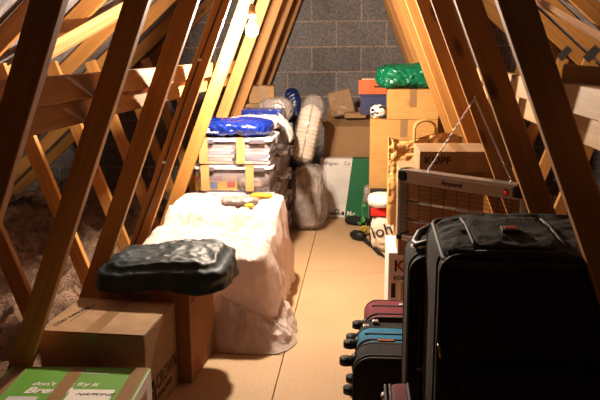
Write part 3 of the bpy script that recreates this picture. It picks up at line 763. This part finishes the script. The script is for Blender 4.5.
# printed white box with KE lettering
ke = carton('printed_box', 'white printed box with big KE lettering standing behind the suitcases', .46, .32, .392, (.548, 3.37, 0), math.radians(1), mat='card_white', tape=None, cat='box')
text('lettering', 'K', .075, (-.205, -.1615, .305), 'front', M['ink'], ke, bold=.0015)
bm = nb(); slab(bm, [(-.195, .331), (-.165, .358), (-.155, .358), (-.182, .331), (-.155, .305), (-.165, .305)], -.163, -.1615, 'y'); link('red_chevron', bm, M['red_ink'], ke)
text('lettering', 'E', .075, (-.142, -.1615, .305), 'front', M['ink'], ke, bold=.0015)
text('lettering', 'KOMMODE', .026, (-.205, -.1615, .262), 'front', M['ink'], ke, bold=.0006)
bm = nb(); box(bm, (-.215, -.1625, .175), (-.195, -.1610, .245)); box(bm, (-.210, -.1625, .13), (-.195, -.1610, .165)); link('printed_mark', bm, M['ink'], ke)
bm = nb(); box(bm, (-.17, -.163, .03), (.10, -.1610, .25)); link('product_picture', bm, M['card_yellow'], ke)
bm = nb(); tube(bm, [(-.15, -.1635, .12), (-.10, -.1635, .17), (-.05, -.1635, .12)], .002, 4); tube(bm, [(-.14, -.1635, .16), (-.09, -.1635, .10)], .002, 4); link('drawing_line', bm, M['tape'], ke)
# brown box on it, behind the heater
bx2 = carton('cardboard_box', 'tall brown box standing on the printed white box behind the heater', .37, .23, .40, (.545, 3.275, .394), 0, mat='card', tape='tape')
text('printing', 'WÖHNEN', .020, (-.09, -.1155, .085), 'front', M['ink'], bx2)
text('printing', 'MODERN', .020, (-.09, -.1155, .060), 'front', M['ink'], bx2)
bm = nb(); box(bm, (-.1865, -.112, .30), (-.1852, .112, .399), .001, 1); link('side_flap', bm, M['card_yellow'], bx2)
kp = carton('cardboard_box', 'flat cardboard box with bold KOPF lettering above the heater', .35, .29, .088, (.612, 3.215, .7955), math.radians(1.0), mat='card')
text('lettering', 'KOPF', .044, (-.155, -.1458, .036), 'front', M['ink'], kp, bold=.001, sx_=1.05)

# infrared heater hanging on chains
he = thing('infrared_heater', 'silver framed infrared heater with wire grille hanging on two chains', 'heater')
P0 = Vector((.352, 2.975, 0)); P1 = Vector((.790, 2.60, 0)); ax_ = (P1-P0); HL = ax_.length; ax_.normalize()
he.location = (P0.x, P0.y, .525); he.rotation_euler = (0, 0, math.atan2(ax_.y, ax_.x))
# local: x along heater, z up, -y faces camera
HH_ = .30
bm = nb()
box(bm, (.02, -.015, HH_-.055), (HL-.02, .045, HH_), .006, 3); link('top_rail', bm, M['pale_metal'], he)
bm = nb(); box(bm, (.03, -.018, HH_-.012), (HL-.03, .03, HH_+.003), .003); link('top_edge', bm, M['silver'], he)
bm = nb(); box(bm, (.02, -.015, 0), (HL-.02, .045, .022), .005, 3); link('bottom_rail', bm, M['silver'], he)
for x in (0, HL-.018):
    bm = nb(); box(bm, (x, -.016, .02), (x+.018, .046, HH_-.03), .005, 3); link('side_rail', bm, M['silver'], he)
for x in (0, HL-.05):
    bm = nb(); box(bm, (x-.002, -.020, HH_-.05), (x+.052, .05, HH_+.004), .014, 4); link('corner_cap', bm, M['black_plastic'], he)
    bm = nb(); box(bm, (x-.002+(0 if x == 0 else .022), -.019, -.004), (x+.030+(0 if x == 0 else .022), .05, .026), .010, 4); link('corner_cap', bm, M['black_plastic'], he)
for z in (.085, .165):
    bm = nb(); cyl(bm, (.03, .015, z), (HL-.03, .015, z), .007, 12); link('heating_tube', bm, M['silver'], he, True)
bm = nb()
for k in range(14): cyl(bm, (.016, -.010, .028+k*.0165), (HL-.016, -.010, .028+k*.0165), .0010, 5)
for k in range(9): cyl(bm, (.05+k*(HL-.1)/8, -.012, .02), (.05+k*(HL-.1)/8, -.012, HH_-.055), .0016, 5)
link('wire_grille', bm, M['wire'], he)
text('lettering', 'Amperel', .028, (.215, -.0158, HH_-.04), 'front', M['ink'], he, shear=.25, bold=.0006)
bm = nb(); cyl(bm, (HL-.075, -.0165, HH_-.032), (HL-.075, -.014, HH_-.032), .0125, 16); link('switch_ring', bm, M['black_plastic'], he, True)
bm = nb(); cyl(bm, (HL-.075, -.020, HH_-.032), (HL-.075, -.016, HH_-.032), .008, 16); link('indicator_light', bm, M['indicator'], he, True)
hk = Vector((.616, 2.772, 1.128))
def chain(a, b_, name_):
    a, b_ = Vector(a), Vector(b_); L_ = (b_-a).length; n = int(L_/.013); bm = nb(); d = (b_-a).normalized()
    u = d.cross(Vector((0, 1, 0))).normalized(); w = d.cross(u)
    for k in range(n):
        c = a+d*(L_*(k+.5)/n); s = u if k % 2 else w
        tube(bm, [c+d*.0088*math.cos(q*PI/4)+s*.0038*math.sin(q*PI/4) for q in range(8)], .0012, 4, True)
    return bm
E1 = P0+ax_*.145; E2 = P0+ax_*(HL-.065)
Ln = ax_.cross(Vector((0, 0, 1)))
rz = he.rotation_euler[2]
inv = (Matrix.Translation(he.location) @ Matrix.Rotation(rz, 4, 'Z')).inverted()
for E_ in (E1, E2):
    link('chain', chain(inv @ hk, inv @ Vector((E_.x, E_.y, .525+HH_+.012)), ''), M['silver'], he, True)
    bm = nb(); q = inv @ Vector((E_.x, E_.y, .525+HH_)); cyl(bm, q, q+Vector((0, 0, .014)), .004, 8); link('eyelet', bm, M['silver'], he, True)
bm = nb(); tube(bm, [(hk.x, 2.789, hk.z+.004), (hk.x, 2.770, hk.z+.004), (hk.x, 2.764, hk.z), (hk.x, 2.766, hk.z+.012)], .0022, 6)
tag(link('screw_hook', bm, M['silver'], None, True), 'small metal hook in the third right truss timber holding the chains', 'hook')
# nail/hook on second truss right
bm = nb(); cyl(bm, (.79, 2.19, .935), (.765, 2.14, .93), .003, 8); ball(bm, (.765, 2.14, .93), .006, 1)
tag(link('long_nail', bm, M['silver'], None, True), 'long nail sticking out of the second right truss timber', 'nail')

# carrier bags on the floor, right of the walkway
bm = nb(); softbox(bm, (.375, 4.64, .12), (.24, .16, .24), 3, 40, .022, 8, 81)
lb_ = thing('cloth_bag', 'white cloth bag with black round letters on the floor beside the boxes', 'bag'); link('bag_body', bm, M['cream_cloth'], lb_, True)
text('lettering', 'loh', .11, (.270, 4.552, .10), 'front', M['ink'], lb_, bold=.0004, spin=.3)
rb_ = thing('red_box', 'red and white gift box between the two white bags', 'box', (.37, 4.66, .243))
bm = nb(); box(bm, (-.115, -.07, 0), (.12, .07, .055), .006); link('body', bm, M['red'], rb_)
bm = nb(); softbox(bm, (.37, 4.64, .345), (.26, .18, .095), 2.8, 28, .02, 9, 83); tag(link('white_bag', bm, M['white_plastic'], None, True), 'crumpled white carrier bag lying on the red box', 'bag')
# small things left of it
bm = nb(); softbox(bm, (.235, 4.98, .31), (.055, .12, .13), 3, 16, .01, 14, 89); tag(link('grey_pouch', bm, M['grey_bag'], None, True), 'small grey pouch hanging at the left edge of the yellow-brown box', 'pouch')
bx3 = thing('black_tray', 'low black box in front of the big yellow-brown box', 'box', (.36, 4.80, 0))
bm = nb(); box(bm, (-.11, -.03, .0), (.12, .03, .385), .004); link('body', bm, M['black_plastic'], bx3)
text('lettering', 'PURE ON', .03, (-.055, -.0312, .348), 'front', M['grey_print'], bx3)
sp_ = thing('artificial_sprig', 'green leafy sprig with a dull yellow flower lying by the green striped box', 'artificial plant', (.225, 5.0, 0))
bm = nb(); tube(bm, [(.03, 0, .03), (-.01, 0, .12), (-.03, .0, .20), (-.02, 0, .28)], .004, 6); link('stem', bm, M['leaf'], sp_, True)
for (x, z, a, r_) in ((-.035, .22, .6, .045), (-.01, .25, 2.2, .03), (-.02, .10, 1.6, .05), (-.03, .09, 2.6, .035)):
    bm = nb(); pts = []
    for t in range(9):
        u = t/8; wv = math.sin(PI*u)**.8*.32
        pts.append((u, wv))
    A = [Vector((u*r_, 0, wv*r_)) for u, wv in pts]+[Vector((u*r_, 0, -wv*r_)) for u, wv in pts[-2:0:-1]]
    R_ = Matrix.Rotation(-a, 3, 'Y'); f1 = [bm.verts.new(R_ @ q+Vector((x, -.01-.01*math.sin(q.x*60), z))) for q in A]; bm.faces.new(f1)
    r__ = bmesh.ops.extrude_face_region(bm, geom=bm.faces[:]); bmesh.ops.translate(bm, verts=[v for v in r__['geom'] if isinstance(v, bmesh.types.BMVert)], vec=(0, .0012, 0))
    link('leaf', bm, M['leaf'], sp_)
bm = nb()
for k in range(9): ball(bm, (-.005+.028*math.cos(k*.7), .0, .045+.022*math.sin(k*.7)), .016, 1, (1, .6, 1))
ball(bm, (-.005, -.008, .045), .014, 2); link('flower', bm, M['flower'], sp_, True)
bm = nb(); tube(bm, [(.075, 5.36, .032), (.09, 5.35, .034), (.13, 5.33, .036), (.20, 5.31, .036), (.26, 5.30, .034)], [.018, .030, .034, .034, .024], 14)
tag(link('black_pouch', bm, M['black_fabric'], None, True), 'long black pouch lying on the floor before the green stripe', 'pouch')
# black umbrella-like bag on the floor
um = thing('black_shoe_bag', 'black fabric bag with a rounded plastic end lying on the walkway floor', 'bag', (.26, 4.72, 0))
bm = nb(); tube(bm, [(-.135, .20, .03), (-.115, .185, .036), (-.07, .15, .036), (-.04, .13, .030)], [.022, .034, .036, .022], 16); link('rounded_end', bm, M['black_plastic'], um, True)
bm = nb(); NNu, NNv = 22, 22; vv = {}
for i in range(NNu+1):
    for j in range(NNv+1):
        u = i/NNu; v = j/NNv
        a = Vector((-.06, .13, 0)).lerp(Vector((.10, -.34, 0)), u); b_ = Vector((-.04, .16, 0)).lerp(Vector((.04, -.20, 0)), u)
        q = a.lerp(b_, v)
        z = .004+(.030*math.sin(PI*v)*(1-u*.3)+.014*abs(fold((q.x, q.y, 0), 16, 4)))*(math.sin(PI*min(1, .08+v*.84)))
        vv[i, j] = bm.verts.new((q.x, q.y, max(.003, z)))
for i in range(NNu):
    for j in range(NNv): bm.faces.new((vv[i, j], vv[i+1, j], vv[i+1, j+1], vv[i, j+1]))
o = link('fabric', bm, M['black_fabric'], um, True); o.modifiers.new('thickness', 'SOLIDIFY').thickness = .003

# ------------------------------------------------------------------ suitcases
def suitcase(name, label, w, d, h, loc, rot, cloth, band=None, r=.05, pocket=True, patch=None, group='suitcases by the right trusses', handle=True, wheels=True, wr=.026, wys=(-1, 1)):
    # upright in its own axes: w along x, d (thickness) along y with the front at -y, h along z; wheels at the bottom
    t = thing(name, label, 'suitcase', loc, 0, group); t.rotation_euler = rot
    band = band or cloth
    bm = nb(); slab(bm, rrect(w, h, r, 8, 0, h/2), -d*.28, d*.5, 'y')
    bmesh.ops.bevel(bm, geom=[e for e in bm.edges if abs(e.verts[0].co.y-e.verts[1].co.y) < 1e-5], offset=.014, segments=3, affect='EDGES', profile=.5); link('shell', bm, M[band], t, True)
    bm = nb(); slab(bm, rrect(w-.004, h-.004, r, 8, 0, h/2), -d*.5, -d*.285, 'y')
    bmesh.ops.bevel(bm, geom=[e for e in bm.edges if abs(e.verts[0].co.y-e.verts[1].co.y) < 1e-5], offset=.016, segments=3, affect='EDGES', profile=.5); link('front_lid', bm, M[cloth], t, True)
    for y in (-d*.49, -d*.285, d*.49):
        bm = nb(); tube(bm, [(x, y, z) for x, z in rrect(w-.004, h-.004, r, 8, 0, h/2)], .0048, 6, True); link('piping', bm, M['piping'], t, True)
    if pocket:
        bm = nb(); o1 = rrect(w*.80, h*.62, .06, 6, 0, h*.36); slab(bm, o1, -d*.5-.014, -d*.5+.004, 'y')
        bmesh.ops.bevel(bm, geom=[e for e in bm.edges if e.verts[0].co.y < -d*.5 and e.verts[1].co.y < -d*.5], offset=.008, segments=2, affect='EDGES', profile=.5); link('pocket', bm, M[cloth], t, True)
        bm = nb(); tube(bm, [(x, -d*.5-.010, z) for x, z in o1], .0035, 6, True); link('piping', bm, M['piping'], t, True)
    if patch:
        bm = nb(); x, z, pw, ph, pm = patch; box(bm, (x-pw/2, -d*.5-.0035, z-ph/2), (x+pw/2, -d*.5+.001, z+ph/2), .001, 1); link('badge', bm, M[pm], t)
    if handle:
        bm = nb(); tube(bm, [(-.09, 0, h-.004), (-.085, 0, h+.022), (-.06, 0, h+.034), (.06, 0, h+.034), (.085, 0, h+.022), (.09, 0, h-.004)], .010, 8); link('handle', bm, M['black_plastic'], t, True)
        bm = nb(); box(bm, (-.11, -.02, h-.004), (-.07, .02, h+.006), .003); box(bm, (.07, -.02, h-.004), (.11, .02, h+.006), .003); link('handle_mount', bm, M['silver'], t)
    if wheels:
        for sx__ in (-1, 1):
            for sy__ in wys:
                x, y = sx__*(w/2-.05), sy__*(d/2-.045)
                bm = nb(); cyl(bm, (x-.011, y, -wr), (x+.011, y, -wr), wr, 18); wh = link('wheel', bm, M['black_plastic'], t, True)
                bm = nb(); tube(bm, [(x, y, .012), (x, y, -.004), (x, y+.0, -.010)], [wr*1.2, wr*1.05, wr*.6], 14); link('wheel_housing', bm, M['black_plastic'], wh, True)
                bm = nb(); cyl(bm, (x-.0125, y, -wr), (x+.0125, y, -wr), wr*.4, 12); link('hub', bm, M['piping'], wh, True)
    return t
# a row of cases standing on their long sides, wheels towards the walkway: local z -> +x, local x -> up, front (-y) towards the camera
def on_side(label, w, d, h, x, y, yaw=0, **k):
    R_ = Matrix.Rotation(yaw, 3, 'Z') @ Matrix(((0, 0, 1), (0, 1, 0), (-1, 0, 0)))
    return suitcase('suitcase', label, w, d, h, (x, y, w/2+.003), R_.to_euler(), wr=.025, **k)
on_side('black suitcase standing on its side, nearest of the row of small cases', .285, .13, .52, .172, 2.335, .0, cloth='black_case', pocket=False, r=.06, wys=(1,))
tq = on_side('teal blue suitcase standing on its side in the row of small cases', .285, .145, .50, .182, 2.476, .0, cloth='blue_cloth', pocket=False, wys=(1,))
bm = nb(); box(bm, (-.1445, -.054, .075), (-.1415, -.038, .135), .001); link('patch', bm, M['orange_patch'], tq)
bm = nb(); tube(bm, [(-.143, .008, .03), (-.1445, .008, .47)], .004, 6); link('seam', bm, M['piping'], tq, True)
on_side('thin black suitcase on its side between the blue and the burgundy one', .27, .095, .50, .190, 2.600, .0, cloth='black_case', pocket=False, wys=(-1,))
bq = on_side('burgundy suitcase standing on its side, farthest of the row of small cases', .285, .20, .50, .212, 2.752, .0, cloth='burgundy', pocket=False, wys=(-1,))
bm = nb(); tube(bm, [(-.143, .03, .03), (-.1445, .03, .47)], .004, 6); link('seam', bm, M['piping'], bq, True)
bm = nb(); box(bm, (-.1450, .045, .14), (-.1420, .058, .20), .001); link('label', bm, M['white_plastic'], bq)
for k, yy in enumerate((2.575, 2.625)):
    bm = nb(); box(bm, (.205+.035*k, yy-.012, .277), (.230+.035*k, yy+.012, .287), .003); tag(link('silver_buckle', bm, M['silver']), ('left', 'right')[k]+' silver buckle on top between the burgundy and the blue case', 'buckle')

# black suitcase standing behind the big one
sb = suitcase('suitcase', 'black suitcase standing upright left of the big suitcase', .38, .25, .70, (.525, 2.118, .03), (0, 0, 0), 'black_case', pocket=False, r=.05, handle=False)
bm = nb(); tube(bm, [(-.02, -.07, .70), (-.035, -.09, .735), (-.08, -.10, .745), (-.13, -.095, .735), (-.165, -.06, .715), (-.17, -.01, .71), (-.15, .05, .725), (-.10, .08, .745), (-.05, .07, .74), (-.03, .06, .70)], .012, 10); link('carry_handle', bm, M['black_plastic'], sb, True)
bm = nb(); tube(bm, [(-.12, -.108, .735), (-.158, -.075, .715), (-.178, -.03, .705)], .0055, 8); link('handle_trim', bm, M['silver'], sb, True)
bm = nb(); tube(bm, [(-.155, -.128, .02), (-.155, -.130, .55), (-.145, -.130, .62), (-.11, -.130, .665), (.0, -.130, .675)], .004, 6); link('piping', bm, M['piping'], sb, True)
bm = nb(); tube(bm, [(-.165, -.130, .36), (-.150, -.136, .355), (-.138, -.136, .385)], .003, 6); link('zip_pull', bm, M['gold'], sb, True)

# burgundy case under the big one
bu = suitcase('suitcase', 'narrow burgundy case at the foot of the black suitcases, only its corner showing', .27, .065, .375, (.338, 1.80, .008), (0, math.radians(-7), 0), 'burgundy', pocket=False, handle=False, wheels=False, r=.05)
bu.rotation_euler = (Matrix.Rotation(math.radians(-6), 3, 'Y') @ Matrix.Rotation(math.radians(-90), 3, 'Z')).to_euler()
bm = nb(); tube(bm, [(-.12, -.036, .30), (-.10, -.040, .345), (-.05, -.040, .36)], .006, 6); link('trim', bm, M['white_plastic'], bu, True)
# big black suitcase
big = suitcase('suitcase', 'big black suitcase filling the bottom right, with a red badge on its top', .62, .345, .837, (.69, 1.80, .004), (0, 0, 0), 'black_case', r=.045, pocket=True, handle=False, wheels=False)
n_before = set(bpy.data.objects)
bigtop = big
# its upper face: overflowing top panel with a pocket, strap lines and badge
bm = nb(); softbox(bm, (0, -.005, .455), (.60, .335, .055), 5, 44, .020, 7, 91, flat=False); link('top_panel', bm, M['black_case'], bigtop, True)
bm = nb(); tube(bm, [(x, y-.005, .458) for x, y in rrect(.60, .34, .045, 8)], .007, 7, True); link('piping', bm, M['piping'], bigtop, True)
bm = nb(); softbox(bm, (-.095, -.02, .479), (.20, .25, .032), 5, 30, .009, 11, 93, flat=False); link('top_pocket', bm, M['black_case'], bigtop, True)
for x in (-.200, .010):
    bm = nb(); tube(bm, [(x, -.15, .480), (x+.003, -.1, .487), (x+.003, .03, .487), (x, .11, .480)], .0045, 6); link('piping', bm, M['piping'], bigtop, True)
bm = nb(); tube(bm, [(-.2, -.15, .480), (-.1, -.155, .483), (.01, -.15, .480)], .0045, 6); link('piping', bm, M['piping'], bigtop, True)
bm = nb(); box(bm, (-.122, -.062, .492), (-.078, -.023, .5065), .002); bd_ = link('badge', bm, M['piping'], bigtop)
bm = nb(); box(bm, (-.115, -.052, .5050), (-.085, -.032, .5078), .001); link('red_mark', bm, M['red_ink'], bd_)
bm = nb(); tube(bm, [(-.306, -.155, .02), (-.309, -.168, .2), (-.306, -.163, .40)], .005, 6); link('zip', bm, M['piping'], bigtop, True)
bm = nb(); tube(bm, [(-.309, -.175, .235), (-.306, -.188, .225), (-.303, -.188, .205)], .003, 6); link('zip_pull', bm, M['gold'], bigtop, True)
for o in set(bpy.data.objects)-n_before:
    if o.parent is big:
        o.location.z += .382
        if o.name.split('.')[0] not in ('zip', 'zip_pull'):
            o.matrix_local = Matrix.Translation((0 if 'panel' in o.name or len(o.data.vertices) > 200 and o.name.startswith('piping') else -.03, -.01, .382+.447)) @ Matrix.Rotation(.075, 4, 'X') @ Matrix.Translation((0, 0, -.455))
# ribbons and tags at the foot
rn_ = thing('blue_ribbon', 'bright blue ribbon tied at the foot of the black suitcases', 'ribbon', (.385, 1.608, .387))
bm = nb()
for k in range(5):
    a = k*1.25; tube(bm, [(0, 0, 0), (.014*math.cos(a), .008*math.sin(a), .018), (.03*math.cos(a), .014*math.sin(a), .03-.006*k), (.036*math.cos(a), .01*math.sin(a), .005)], .004, 5)
link('loops', bm, M['blue_ribbon'], rn_, True)
for (x, z, mt_, lab, sz) in ((.415, .394, 'cream_cloth', 'small pale luggage tag beside the blue ribbon', .010), (.450, .394, 'cream_cloth', 'cream bead-like tag right of the blue ribbon', .011), (.520, .392, 'orange_patch', 'orange and green tag farthest right at the bottom edge', .012)):
    bm = nb(); box(bm, (x-sz*1.2, 1.612, z-sz*.6), (x+sz*1.2, 1.620, z+sz*.6), .003); ball(bm, (x+sz, 1.608, z+sz*.3), sz*.6, 1); tag(link('luggage_tag', bm, M[mt_], None, False), lab, 'luggage tag', 'luggage tags')
bpy.context.view_layer.update()
